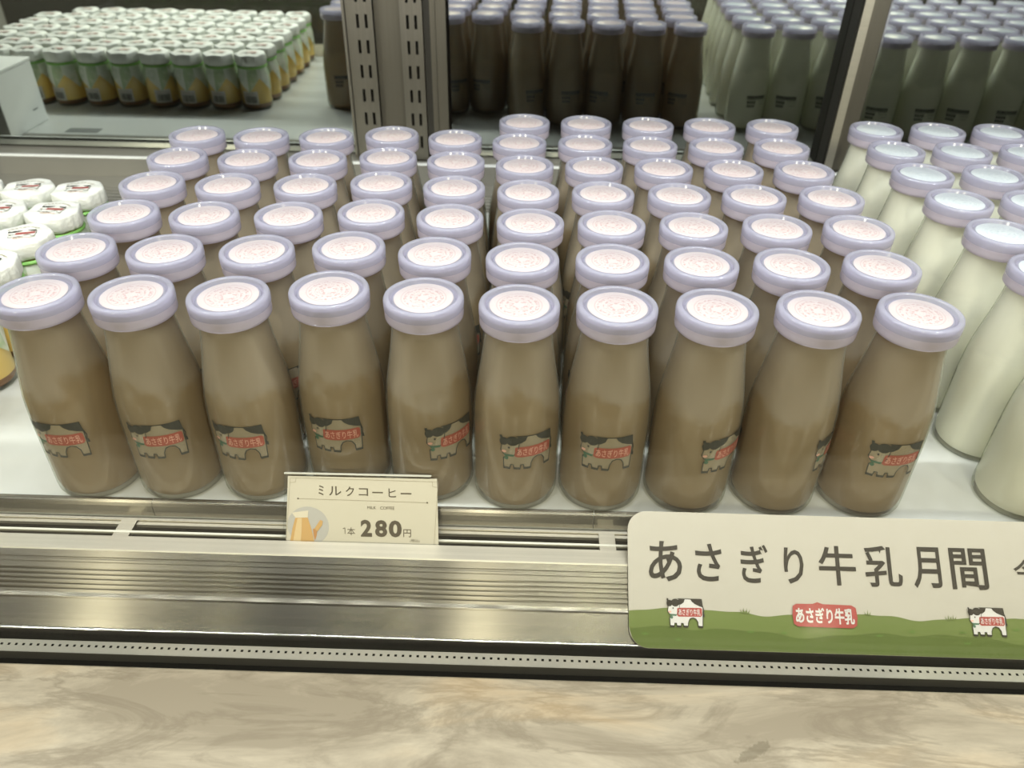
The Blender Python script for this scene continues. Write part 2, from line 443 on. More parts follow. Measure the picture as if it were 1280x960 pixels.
def box(bm, x0, x1, y0, y1, z0, z1, mi=0):
    v = [bm.verts.new(p) for p in ((x0, y0, z0), (x1, y0, z0), (x1, y1, z0), (x0, y1, z0),
                                   (x0, y0, z1), (x1, y0, z1), (x1, y1, z1), (x0, y1, z1))]
    fs = []
    for q in ((3, 2, 1, 0), (4, 5, 6, 7), (0, 1, 5, 4), (1, 2, 6, 5), (2, 3, 7, 6), (3, 0, 4, 7)):
        f = bm.faces.new([v[i] for i in q]); f.material_index = mi; fs.append(f)
    return fs

def bevel(bm, r, seg=2):
    bmesh.ops.bevel(bm, geom=list(bm.edges), offset=r, segments=seg, affect='EDGES', profile=0.5, clamp_overlap=True)

def prism(bm, pts, x0, x1, mi=0):
    """closed (y, z) outline run along X"""
    a = [bm.verts.new((x0, y, z)) for y, z in pts]
    c = [bm.verts.new((x1, y, z)) for y, z in pts]
    n = len(pts)
    for i in range(n):
        f = bm.faces.new((a[i], a[(i + 1) % n], c[(i + 1) % n], c[i])); f.material_index = mi
    f = bm.faces.new(a); f.material_index = mi
    f = bm.faces.new(c[::-1]); f.material_index = mi

def lathe(bm, prof, n=40, mi=0, rfun=None):
    rings = []
    for r, z in prof:
        if r < 1e-6:
            rings.append([bm.verts.new((0, 0, z))])
        else:
            ring = []
            for i in range(n):
                a = 2 * PI * i / n
                rr, zz = (r, z) if rfun is None else rfun(r, z, a)
                ring.append(bm.verts.new((rr * math.cos(a), rr * math.sin(a), zz)))
            rings.append(ring)
    for A, B in zip(rings, rings[1:]):
        if len(A) == 1 and len(B) == 1:
            continue
        for i in range(n):
            j = (i + 1) % n
            if len(A) == 1: f = bm.faces.new((A[0], B[i], B[j]))
            elif len(B) == 1: f = bm.faces.new((A[i], A[j], B[0]))
            else: f = bm.faces.new((A[i], A[j], B[j], B[i]))
            f.material_index = mi

# ---- flat artwork: lists of (material key, verts2d, faces) in a drawing plane
def poly(pts):
    tri = tessellate_polygon([[Vector((x, y, 0)) for x, y in pts]])
    return [tuple(p) for p in pts], [tuple(t) for t in tri]

def ell(cx, cy, rx, ry, n=28, a0=0, a1=2 * PI):
    full = abs(a1 - a0 - 2 * PI) < 1e-6
    k = n if full else n + 1
    return [(cx + rx * math.cos(a0 + (a1 - a0) * i / n), cy + ry * math.sin(a0 + (a1 - a0) * i / n)) for i in range(k)]

def rrect(x0, y0, x1, y1, r, n=6):
    p = []
    for cx, cy, a in ((x1 - r, y1 - r, 0), (x0 + r, y1 - r, PI / 2), (x0 + r, y0 + r, PI), (x1 - r, y0 + r, 1.5 * PI)):
        p += [(cx + r * math.cos(a + PI / 2 * i / n), cy + r * math.sin(a + PI / 2 * i / n)) for i in range(n + 1)]
    return p

def stroke(pts, wd):
    """open polyline -> ribbon outline quads"""
    V, F = [], []
    for (xa, ya), (xb, yb) in zip(pts, pts[1:]):
        dx, dy = xb - xa, yb - ya
        l = math.hypot(dx, dy) or 1
        nx, ny = -dy / l * wd / 2, dx / l * wd / 2
        ex, ey = dx / l * wd / 4, dy / l * wd / 4
        k = len(V)
        V += [(xa + nx - ex, ya + ny - ey), (xa - nx - ex, ya - ny - ey), (xb - nx + ex, yb - ny + ey), (xb + nx + ex, yb + ny + ey)]
        F.append((k, k + 1, k + 2, k + 3))
    return V, F

_glyphs = {}
def glyphs(text, cx, cy, w_, h_, bold=0.0, spacing=1.0):
    """lettering scaled into a box centred on (cx, cy)"""
    key = (text, bold, spacing)
    if key not in _glyphs:
        c = bpy.data.curves.new('lettering', 'FONT')
        c.body = text; c.offset = bold; c.resolution_u = 3; c.space_character = spacing
        o = bpy.data.objects.new('lettering', c)
        COL.objects.link(o)
        dg = bpy.context.evaluated_depsgraph_get()
        ev = o.evaluated_get(dg)
        me = ev.to_mesh()
        V = [(v.co.x, v.co.y) for v in me.vertices]
        F = [tuple(p.vertices) for p in me.polygons]
        ev.to_mesh_clear()
        bpy.data.objects.remove(o); bpy.data.curves.remove(c)
        _glyphs[key] = (V, F)
    V, F = _glyphs[key]
    x0, x1 = min(v[0] for v in V), max(v[0] for v in V)
    y0, y1 = min(v[1] for v in V), max(v[1] for v in V)
    sx = w_ / (x1 - x0); sy = h_ / (y1 - y0) if h_ else sx
    return [((x - (x0 + x1) / 2) * sx + cx, (y - (y0 + y1) / 2) * sy + cy) for x, y in V], F

def artwork(name, layers, mapfn, parent, cut=None, smooth=False):
    """layers: (material, (verts, faces), lift) -> one mesh on a surface given by mapfn(x, y, lift)"""
    bm = bmesh.new()
    mats, idx = [], {}
    for mk, (V, F), lift in layers:
        if mk not in idx:
            idx[mk] = len(mats); mats.append(M[mk])
        b2 = bmesh.new()
        vs = [b2.verts.new((x, y, 0)) for x, y in V]
        for f in F:
            try: b2.faces.new([vs[i] for i in f])
            except ValueError: pass
        if cut:
            xs = [v[0] for v in V]
            k = math.ceil(min(xs) / cut)
            while k * cut < max(xs):
                bmesh.ops.bisect_plane(b2, geom=list(b2.verts) + list(b2.edges) + list(b2.faces),
                                       plane_co=(k * cut, 0, 0), plane_no=(1, 0, 0))
                k += 1
        new = {}
        for v in b2.verts:
            new[v] = bm.verts.new(mapfn(v.co.x, v.co.y, lift))
        for f in b2.faces:
            try:
                nf = bm.faces.new([new[v] for v in f.verts]); nf.material_index = idx[mk]
            except ValueError:
                pass
        b2.free()
    return obj(name, bm, mats, parent)

BRAND = '\u3042\u3055\u304e\u308a\u725b\u4e73'
def cow_layers(k, cx, cy, lift, paper='white_ink', text=True, red='red_ink', ink='black_ink', letter='pink_ink', fat=1.0):
    """the little cow mark, drawn on a 232 x 180 grid (y down), scaled by k about its centre"""
    T = lambda pts: [((x - 116) * k + cx, (90 - y) * k + cy) for x, y in pts]
    body = [(70, 4), (222, 4), (228, 60), (224, 172), (196, 172), (194, 142), (182, 122), (163, 116), (144, 124), (134, 146), (132, 172),
            (104, 172), (102, 152), (90, 152), (88, 170), (62, 170), (60, 152), (48, 152), (46, 168), (20, 168), (18, 118), (36, 104)]
    head = [(22, 18), (62, 14), (82, 40), (78, 84), (62, 100), (18, 98), (6, 80), (12, 40)]
    Ls = []
    P = lambda mk, pts, z: Ls.append((mk, poly(T(pts)), lift + z * 0.000035))
    Ln = lambda mk, pts, wd, z: Ls.append((mk, stroke(T(pts), wd * k * fat), lift + z * 0.000035))
    P(paper, body, 0)
    P(paper, head, 1)
    Ln(ink, body, 4, 1.5)
    P(ink, [(74, 3), (116, 4), (108, 26), (88, 40), (78, 36)], 2)
    P(ink, [(150, 4), (223, 3), (229, 54), (206, 46), (178, 34), (160, 20)], 2)
    P(ink, ell_px(18, 32, 18, 20), 3)
    P(ink, ell_px(55, 28, 27, 24), 3)
    P(ink, [(0, 4), (10, 2), (16, 22), (4, 20)], 3)
    P(ink, [(2, 30), (22, 28), (18, 48), (6, 52)], 3)
    Ln(ink, head + [head[0]], 3.5, 3)
    P(ink, ell_px(40, 62, 4, 5), 4)
    P('pink_ink', ell_px(20, 84, 10, 6), 4)
    P('green_ink', [(18, 98), (62, 98), (60, 108), (24, 108)], 4)
    P('green_ink', ell_px(30, 117, 9, 9), 4)
    for xa in (18, 60, 102, 196):
        P(ink, [(xa, 164), (xa + 29, 166), (xa + 29, 177), (xa, 176)], 3)
    Ln(ink, [(226, 40), (234, 70), (230, 96)], 4, 2)
    P(ink, [(226, 92), (236, 92), (238, 112), (226, 108)], 3)
    P(red, [(66, 62), (80, 58), (216, 56), (222, 64), (222, 100), (214, 110), (74, 112), (64, 104)], 3)
    if text:
        Ls.append((letter, glyphs(BRAND, (143 - 116) * k + cx, (90 - 84) * k + cy, 138 * k, 40 * k, 0.01), lift + 5 * 0.000035))
    return Ls

def ell_px(cx, cy, rx, ry):
    return ell(cx, cy, rx, ry, 14)

# ------------------------------------------------------------------ the room behind and below
bm = bmesh.new(); box(bm, -3, 3, -3, 2.2, -0.98, -0.95)
tag(obj('floor', bm, M['floor']), None, None, kind='structure')

XL, XR = -1.08, 1.08
# ------------------------------------------------------------------ display case body
case = empty('display_case', (0, 0.6, -0.95), 'dark display case cabinet carrying the white shelf and the marble counter', 'display case')
def part(name, bm, mats, root, **kw):
    o = obj(name, bm, mats, None, **kw)
    o.parent = root
    o.matrix_parent_inverse = Matrix.Translation(-Vector(root.location))
    return o
bm = bmesh.new(); box(bm, XL, XR, 0.14, 1.06, -0.95, -0.0755)
part('cabinet_body', bm, M['case_dark'], case)
bm = bmesh.new(); box(bm, XL - 0.02, XR + 0.02, 0.12, 1.08, -0.95, -0.90)
part('plinth', bm, M['black_rubber'], case)
bm = bmesh.new(); box(bm, XL - 0.021, XL - 0.001, 0.30, 1.06, -0.8999, 0.6795)
tag(obj('side_panel', bm, M['case_inner']), 'grey end panel of the display case beyond the pudding jars', 'panel')
bm = bmesh.new(); box(bm, XR + 0.001, XR + 0.021, 0.30, 1.06, -0.8999, 0.6795)
tag(obj('side_panel', bm, M['case_inner']), 'grey end panel of the display case beyond the white milk bottles', 'panel')
top = empty('case_canopy', (0, 0.68, 0.68), 'dark canopy over the display case holding the light channel', 'canopy')
bm = bmesh.new(); box(bm, XL - 0.021, XR + 0.021, 0.28, 1.08, 0.6805, 0.72)
part('canopy_board', bm, M['case_dark'], top)
bm = bmesh.new(); prism(bm, [(LED_Y - 0.02, 0.668), (LED_Y + 0.02, 0.668), (LED_Y + 0.02, 0.6805), (LED_Y - 0.02, 0.6805)], XL, XR)
part('light_channel', bm, M['case_inner'], top)

# shelf
shelf = empty('shelf', (0, 0.63, -0.075), 'white painted shelf deck under all the bottles with a rounded steel front lip', 'shelf')
bm = bmesh.new(); box(bm, XL, XR, 0.3815, 0.886, -0.02, 0.0)
part('deck', bm, M['white_paint'], shelf)
bm = bmesh.new(); box(bm, XL, XR, 0.3915, 0.975, -0.075, -0.02)
part('support', bm, M['case_dark'], shelf)
bm = bmesh.new()
pts = [(0.3845, -0.0135), (0.3815, -0.0135), (0.3800, -0.0120), (0.3797, -0.008), (0.3800, -0.003), (0.3808, -0.0008), (0.3822, 0.0006), (0.3845, 0.0006)]
prism(bm, pts, XL, -0.2500)
prism(bm, pts, -0.2495, 0.052)
prism(bm, pts, 0.0525, XR)
part('front_lip', bm, M['steel'], shelf)

# rear air grille at the back of the shelf
rg = empty('rear_air_grille', (0, 0.93, -0.02), 'ribbed steel air grille along the back of the shelf below the mirrors', 'grille')
bm = bmesh.new(); box(bm, XL, XR, 0.886, 0.975, -0.0199, -0.006)
part('trough', bm, M['dark_steel'], rg)
bm = bmesh.new()
for y in (0.888, 0.898, 0.908, 0.918, 0.928):
    box(bm, XL, XR, y, y + 0.0055, -0.006, 0.0)
x = XL + 0.01
while x < XR:
    box(bm, x, x + 0.004, 0.8935, 0.928, -0.006, -0.0015); x += 0.03
part('grating', bm, M['grey_steel'], rg)
bm = bmesh.new(); box(bm, XL, XR, 0.938, 0.9745, -0.006, -0.0005)
part('flat_strip', bm, M['grey_steel'], rg)

# riser and sill rail that carry the mirrored doors
rs = empty('rear_sill', (0, 1.0, -0.075), 'grey steel rear upstand with a bright rail under the mirrored doors', 'sill')
bm = bmesh.new(); box(bm, XL, XR, 0.975, 1.06, -0.075, 0.0235)
part('upstand', bm, M['grey_steel'], rs)
bm = bmesh.new(); box(bm, XL, XR, 0.9745, 0.978, 0.0236, 0.0262)
part('bright_rail', bm, M['white_rail'], rs)
bm = bmesh.new(); box(bm, XL, XR, 1.017, 1.06, 0.0235, 0.68)
part('backing', bm, M['case_dark'], rs)

# ------------------------------------------------------------------ mirrored sliding doors and the slotted post
def mirror_door(x0, x1, y, label, left_frame=None, right_edge=True):
    t = empty('mirrored_door', ((x0 + x1) / 2, y, 0.0262), label, 'mirror', 'mirrored panels behind the shelf')
    bm = bmesh.new()
    fs = box(bm, x0, x1, y, y + 0.005, 0.0265, 0.675)
    for i, f in enumerate(fs):
        if i in (3, 5): f.material_index = 1
    part('mirror_glass', bm, [M['mirror'], M['glass_edge']], t)
    return t
left_door = mirror_door(XL, -0.2222, 1.0105, 'mirrored panel reflecting the pudding jars, beside the slotted post')
mid_door = mirror_door(-0.0982, 0.395, 1.0105, 'middle mirrored panel reflecting the backs of the coffee bottles')
right_door = mirror_door(0.4118, XR, 0.9855, 'mirrored panel on the nearer track reflecting only white milk bottles')
bm = bmesh.new(); box(bm, 0.3802, 0.3905, 0.9835, 1.0100, 0.0265, 0.675)
part('pale_stile', bm, M['steel_light'], right_door)
bm = bmesh.new()
box(bm, 0.3906, 0.3960, 0.9845, 1.0, 0.0265, 0.675); box(bm, 0.3963, 0.4095, 0.9850, 1.0, 0.0265, 0.675)
part('stile', bm, M['alu_dull'], right_door)
bm = bmesh.new(); box(bm, 0.4097, 0.4117, 0.9838, 0.995, 0.0265, 0.675)
part('glass_bead', bm, M['chrome'], right_door)
bm = bmesh.new(); box(bm, 0.3775, 0.3801, 0.9850, 1.0095, 0.0265, 0.675)  # black strip colours in the shade on the frame's side face
part('shaded_side_strip', bm, M['black_rubber'], right_door)

post = empty('slotted_post', (-0.16, 0.985, 0.0262), 'aluminium post with two slotted shelf standards between the mirrors', 'post')
bm = bmesh.new(); box(bm, -0.2215, -0.0990, 1.000, 1.016, 0.0265, 0.675)
part('post_core', bm, M['alu_dull'], post)
bm = bmesh.new(); box(bm, -0.2217, -0.2185, 0.992, 1.0, 0.0265, 0.675); box(bm, -0.2180, -0.2125, 0.995, 1.0, 0.0265, 0.675)
part('side_channel', bm, M['alu'], post)
bm = bmesh.new()
box(bm, -0.1185, -0.1120, 0.993, 1.0, 0.0265, 0.675); box(bm, -0.1112, -0.0992, 0.990, 1.0, 0.0265, 0.675)
part('side_channel', bm, M['alu_dull'], post)
bm = bmesh.new(); box(bm, -0.1265, -0.1186, 0.9995, 1.0, 0.0265, 0.675)
part('dark_gap', bm, M['dark_plastic'], post)
def standard(x0, x1):
    wd = x1 - x0
    ys = 0.9895
    xs = [x0, x0 + wd * 0.27, x0 + wd * 0.27 + 0.0034, x0 + wd * 0.73 - 0.0034 + 0.001, x0 + wd * 0.73 + 0.001, x1]
    zs = [0.0265]
    z = 0.0415
    while z + 0.0152 < 0.66:
        zs += [z, z + 0.0152]; z += 0.0283
    zs.append(0.675)
    bm = bmesh.new()
    g = [[bm.verts.new((x, ys, z)) for x in xs] for z in zs]
    for j in range(len(zs) - 1):
        for i in range(5):
            if j % 2 == 1 and i in (1, 3): continue
            bm.faces.new((g[j][i], g[j][i + 1], g[j + 1][i + 1], g[j + 1][i]))
    r = bmesh.ops.extrude_face_region(bm, geom=list(bm.faces))
    bmesh.ops.translate(bm, verts=[e for e in r['geom'] if isinstance(e, bmesh.types.BMVert)], vec=(0, 0.0022, 0))
    box(bm, x0, x0 + 0.0015, ys + 0.0022, 1.0, 0.0265, 0.675)
    box(bm, x1 - 0.0015, x1, ys + 0.0022, 1.0, 0.0265, 0.675)
    o = part('slotted_standard', bm, M['alu'], post)
    bm = bmesh.new(); box(bm, x0 + 0.002, x1 - 0.002, 0.9985, 0.9999, 0.027, 0.675)
    s = obj('slot_shadow_strip', bm, M['black_rubber'], o)
    return o
standard(-0.2120, -0.1850)
standard(-0.1530, -0.1268)

# ------------------------------------------------------------------ front: return-air slots, sloping steel sill, glazing, counter
fg = empty('front_air_grille', (0, 0.37, -0.075), 'slotted steel air grille between the shelf lip and the front sill', 'grille')
bm = bmesh.new(); box(bm, XL, XR, 0.3600, 0.3910, -0.060, -0.030)
part('trough', bm, M['dark_plastic'], fg)
bm = bmesh.new()
box(bm, XL, XR, 0.3772, 0.3796, -0.0165, -0.0138); box(bm, XL, XR, 0.3742, 0.3768, -0.0175, -0.0150)
part('upper_bar', bm, M['steel_light'], fg)
bm = bmesh.new(); box(bm, XL, XR, 0.3655, 0.3673, -0.0155, -0.0135)
part('middle_bar', bm, M['acrylic_edge'], fg)
for x in (-0.873, -0.570, -0.267, 0.036 + 0.0255, 0.364, 0.667, 0.970):
    bm = bmesh.new(); box(bm, x - 0.0055, x + 0.0055, 0.3605, 0.3770, -0.0172, -0.0136)
    part('slot_divider', bm, M['steel_light'], fg)

sill = empty('sloping_sill', (0, 0.33, -0.075), 'brushed steel sloping sill with a ribbed band behind the front glass', 'sill')
k = 0.776
LN = lambda y, up=0.0: (y - up * 0.613, -0.012 - (0.3475 - y) * k + up * 0.79)
pts = [(0.3608, -0.020), (0.3608, -0.0122), (0.3602, -0.0116), (0.3482, -0.0116), (0.3475, -0.0122)]
part_bm = bmesh.new()
prism(part_bm, pts + [(0.3475, -0.020)], XL, XR)
part('top_flange', part_bm, M['steel_light'], sill)
bm = bmesh.new()
o = [LN(0.3474), LN(0.3440), LN(0.3436, -0.0008), LN(0.3428, -0.0008), LN(0.3426, 0.0006), LN(0.3415, 0.0006), LN(0.3412)]
y = 0.3385
for i in range(5):
    o += [LN(y), LN(y - 0.0001, -0.0020), LN(y - 0.0011, -0.0020), LN(y - 0.0012)]; y -= 0.0024
o += [LN(0.3262), LN(0.3250, 0.0003), LN(0.3242, 0.0009), LN(0.3236, 0.0006)]
o += [LN(0.3236, -0.006), LN(0.3474, -0.006)]
prism(bm, o, XL, XR)
part('ribbed_band', bm, M['steel'], sill)
bm = bmesh.new()
prism(bm, [LN(0.3235), LN(0.3092), LN(0.3086, -0.0004), LN(0.3086, -0.006), LN(0.3235, -0.006)], XL, XR)
part('plate', bm, M['steel'], sill)
bm = bmesh.new()
# uneven bead of clear sealant along the plate's lower edge
n = 260
prev = None
for i in range(n + 1):
    x = XL + (XR - XL) * i / n
    rr = 0.0007 + 0.0005 * random.random()
    ring = [bm.verts.new((x, LN(0.3085)[0] + rr * math.cos(a), LN(0.3085)[1] + rr * math.sin(a))) for a in (0, 1.05, 2.1, 3.14, 4.2, 5.25)]
    if prev:
        for q in range(6):
            bm.faces.new((prev[q], prev[(q + 1) % 6], ring[(q + 1) % 6], ring[q]))
    prev = ring
part('sealant_bead', bm, M['chrome'], sill, smooth=True)
bm = bmesh.new(); box(bm, XL, XR, 0.3079, 0.3490, -0.075, -0.062)
part('sill_base', bm, M['case_dark'], sill)

glz = empty('front_glazing', (0, 0.297, -0.075), 'clear double glazed front pane with a perforated spacer strip at its foot', 'glass')
bm = bmesh.new(); box(bm, XL, XR, 0.3013, 0.3043, -0.058, 0.6795)
part('inner_pane', bm, M['pane_glass'], glz)
bm = bmesh.new(); box(bm, XL, XR, 0.2885, 0.2915, -0.058, 0.6795)
part('outer_pane', bm, M['pane_glass'], glz)
bm = bmesh.new(); box(bm, XL, XR, 0.2920, 0.3008, -0.056, -0.0440)
part('spacer_strip', bm, M['spacer'], glz)
bm = bmesh.new(); box(bm, XL, XR, 0.2785, 0.3078, -0.075, -0.058); box(bm, XL, XR, 0.2785, 0.2882, -0.0579, -0.046)
part('gasket', bm, M['black_rubber'], glz)

bm = bmesh.new(); box(bm, XL, XR, 0.115, 0.2778, -0.0745, -0.035); bevel(bm, 0.0012, 2)
ct = obj('marble_counter', bm, M['marble'])
tag(ct, 'cream marble counter ledge with grey and tan veins along the bottom', 'counter')

# ------------------------------------------------------------------ bottles
def rad(z):
    """outer radius of the glass"""
    tab = [(0.0, 0.0262), (0.0015, 0.0277), (0.004, 0.0286), (0.008, 0.0288), (0.060, 0.0288), (0.070, 0.02845), (0.078, 0.0279), (0.088, 0.0265),
           (0.098, 0.0249), (0.108, 0.0232), (0.118, 0.0217), (0.126, 0.0208), (0.131, 0.0206), (0.1335, 0.0212), (0.136, 0.0222), (0.142, 0.0222), (0.1425, 0.0205)]
    for (z0, r0), (z1, r1) in zip(tab, tab[1:]):
        if z <= z1:
            t = (z - z0) / (z1 - z0)
            return r0 + (r1 - r0) * t
    return tab[-1][1]
ZS = [0.0, 0.0015, 0.004, 0.008, 0.02, 0.035, 0.05, 0.060, 0.066, 0.072, 0.078, 0.084, 0.090, 0.096, 0.102, 0.108, 0.114, 0.120, 0.126, 0.131, 0.1335, 0.136, 0.142, 0.1425]

def cyl_map(phi0, z0, extra=0.0):
    """drawing x -> around the bottle from the -Y side, y -> up"""
    def f(x, y, lift):
        a = phi0 + x / 0.029
        r = 0.02883 + extra + lift
        return (r * math.sin(a), -r * math.cos(a), z0 + y)
    return f

def text_blocks():
    """the small dark print on the bottle's back, too small to read: rows of marks"""
    Ls = []
    rnd = random.Random(3)
    def row(y, h, x0, x1, wmin, wmax, gap):
        x = x0
        while x < x1:
            w_ = rnd.uniform(wmin, wmax)
            Ls.append(('label_ink', poly([(x, y), (min(x + w_, x1), y), (min(x + w_, x1), y + h), (x, y + h)]), 0.0))
            x += w_ + gap
    row(0.0080, 0.0048, -0.016, 0.0155, 0.002, 0.0036, 0.0005)
    row(0.0062, 0.0013, -0.016, -0.002, 0.001, 0.002, 0.0005)
    row(0.0062, 0.0013, 0.000, 0.0155, 0.001, 0.002, 0.0005)
    row(0.0010, 0.0040, 0.001, 0.0140, 0.002, 0.003, 0.0007)
    row(0.0030, 0.0009, -0.017, -0.004, 0.0008, 0.0016, 0.0005)
    row(-0.0046, 0.0044, 0.002, 0.0135, 0.002, 0.003, 0.0009)
    row(-0.0012, 0.0009, -0.016, -0.006, 0.0008, 0.0016, 0.0005)
    return Ls

def build_bottle(name, drink_name, drink, disc, label, cat, group):
    t = empty(name, (0, 0, 0), label, cat, group)
    bm = bmesh.new()
    lathe(bm, [(0, 0.0022), (0.021, 0.0014), (0.0245, 0.0)] + [(rad(z), z) for z in ZS] + [(0.0185, 0.1425)], 48)
    obj('glass_bottle', bm, M['bottle_glass'], t, smooth=True)
    bm = bmesh.new()
    inn = lambda z: rad(z) - 0.0009
    lathe(bm, [(0, 0.0030), (0.0225, 0.0030), (0.0258, 0.0040), (0.0272, 0.0060), (inn(0.0105), 0.0105)] +
          [(inn(z), z) for z in ZS if 0.0105 < z < 0.133] + [(0.0190, 0.1405), (0, 0.1405)], 48)
    obj(drink_name, bm, drink, t, smooth=True, angle=0.9)
    bm = bmesh.new()
    lathe(bm, [(0, 0.1448), (0.0186, 0.1448), (0.0193, 0.1445), (0.0197, 0.1434), (0.0201, 0.1432), (0.0204, 0.1436), (0.0207, 0.1462), (0.0211, 0.1468), (0.0220, 0.1470), (0.0233, 0.1469),
               (0.0241, 0.1464), (0.0245, 0.1453), (0.0246, 0.1436), (0.0245, 0.1400)], 56)
    lathe(bm, [(0.0245, 0.1400), (0.0243, 0.1392), (0.0242, 0.1375), (0.0243, 0.1352), (0.0241, 0.1336), (0.0234, 0.1329), (0.0226, 0.1334), (0.0226, 0.1400), (0.0227, 0.1426), (0, 0.1427)], 56, mi=1)
    bmesh.ops.remove_doubles(bm, verts=bm.verts, dist=0.00001)
    cap = obj('cap', bm, [M['cap'], M['cap_lower']], t, smooth=True, angle=1.0)
    bm = bmesh.new()
    lathe(bm, [(0, 0.14508), (0.0180, 0.14508), (0.0181, 0.1450), (0.0181, 0.1449)], 48)
    obj('paper_disc', bm, disc, cap, smooth=True, angle=0.9)
    artwork('cow_print', cow_layers(0.036 / 232 * 1.02, 0, 0, 0.00001), cyl_map(0, 0.0528), t, cut=0.0035)
    artwork('back_print', text_blocks(), cyl_map(PI, 0.0405, 0.00003), t, cut=0.0035)
    return t

ROWS = {  # measured standing places (mm) row by row from the front glass
 1: [(-295, 409), (-237, 410.5), (-178.5, 411.5), (-119.5, 422), (-60.5, 416), (-2, 410), (57, 411), (117, 411), (178, 412), (239, 412)],
 2: [(-299, 469), (-240, 470), (-179, 473), (-119, 482), (-60, 476), (-1, 471), (59, 472), (118, 471), (178, 472), (238, 473)],
 3: [(-293, 529), (-234, 529), (-173, 532), (-114, 541), (-55, 535), (4, 530), (63, 530), (122.5, 530), (183, 531), (242.5, 532)],
 4: [(-296, 588), (-236, 588), (-175, 591), (-116, 600), (-57, 594), (2, 588.5), (61, 589), (121, 589), (180, 590), (241, 591)],
 5: [(-298, 647), (-238, 647), (-178.5, 650), (-119.5, 659), (-60.5, 653), (-1.5, 647), (57.5, 648), (116.5, 648), (176, 648.5), (236, 650)],
 6: [(-302, 706), (-243, 706), (-184, 709), (-125, 718), (-66, 712), (-7, 706), (53, 707), (112, 706.5), (172, 707), (232, 709)],
 7: [None] * 5 + [(-3, 766), (57, 766), (117, 765), (177, 767), (238, 768)],
}
FRONT_ANG = [-4, 7, -5, -2, 36, 15, -2, 34, 60, 4]
FRONT_LOOK = ['at the corner by the jars', 'cow print squarely seen', 'left of the price card', 'just behind the price card',
              'beside the card, cow turned aside', 'cow slightly turned', 'cow dead centre', 'cow half turned away',
              'cow almost hidden', 'beside the white milk']
ORD = ['first', 'second', 'third', 'fourth', 'fifth', 'sixth', 'seventh', 'eighth', 'ninth', 'tenth']
ROWN = {1: 'front row', 2: 'second row', 3: 'third row', 4: 'fourth row', 5: 'fifth row', 6: 'sixth row', 7: 'short back row'}

cg = 'coffee milk bottles on the white shelf'
coffee0 = build_bottle('coffee_milk_bottle', 'coffee_milk', M['coffee'], M['disc_pink'], '', 'bottle', cg)
first = True
rnd = random.Random(11)
for rw in range(1, 8):
    for c in range(10):
        p = ROWS[rw][c]
        if p is None: continue
        if rw == 1:
            rz = math.radians(FRONT_ANG[c])
            lab = 'brown coffee milk bottle, %s in front row, %s' % (ORD[c], FRONT_LOOK[c])
        elif rw == 7:
            rz = rnd.uniform(-0.5, 0.5)
            lab = 'brown coffee milk bottle, %s of five in the short back row by the mirror' % ORD[c - 5]
        else:
            rz = rnd.uniform(-0.7, 0.7)
            lab = 'brown coffee milk bottle, %s from the pudding jars in the %s' % (ORD[c], ROWN[rw])
        loc = (p[0] / 1000, p[1] / 1000, 0.0)
        if first:
            coffee0.location = loc; coffee0.rotation_euler = (0, 0, rz); coffee0['label'] = lab; first = False
        else:
            dup(coffee0, loc, rz, lab, cg)

MILK0 = {1: (351, 412), 2: (348, 473), 3: (346, 532), 4: (341, 591), 5: (336, 650), 6: (336, 709), 7: (338, 768)}
mg = 'white milk bottles on the white shelf'
milk0 = build_bottle('milk_bottle', 'milk', M['milk'], M['disc_blue'], '', 'bottle', mg)
first = True
for rw in range(1, 8):
    for c in range(10 if rw >= 2 else 4):
        x0, y0 = MILK0[rw]
        loc = ((x0 + c * 60.3 + rnd.uniform(-0.4, 0.4)) / 1000, (y0 + (c % 3) * 0.4) / 1000, 0.0)
        rz = math.radians(32 + rnd.uniform(-8, 8)) if rw <= 3 else rnd.uniform(-0.35, 0.5)
        lab = 'white milk bottle, %s from the coffee bottles in the %s' % (ORD[c], ROWN[rw] if rw < 7 else 'back row by the mirror')
        if first:
            milk0.location = loc; milk0.rotation_euler = (0, 0, rz); milk0['label'] = lab; first = False
        else:
            dup(milk0, loc, rz, lab, mg)

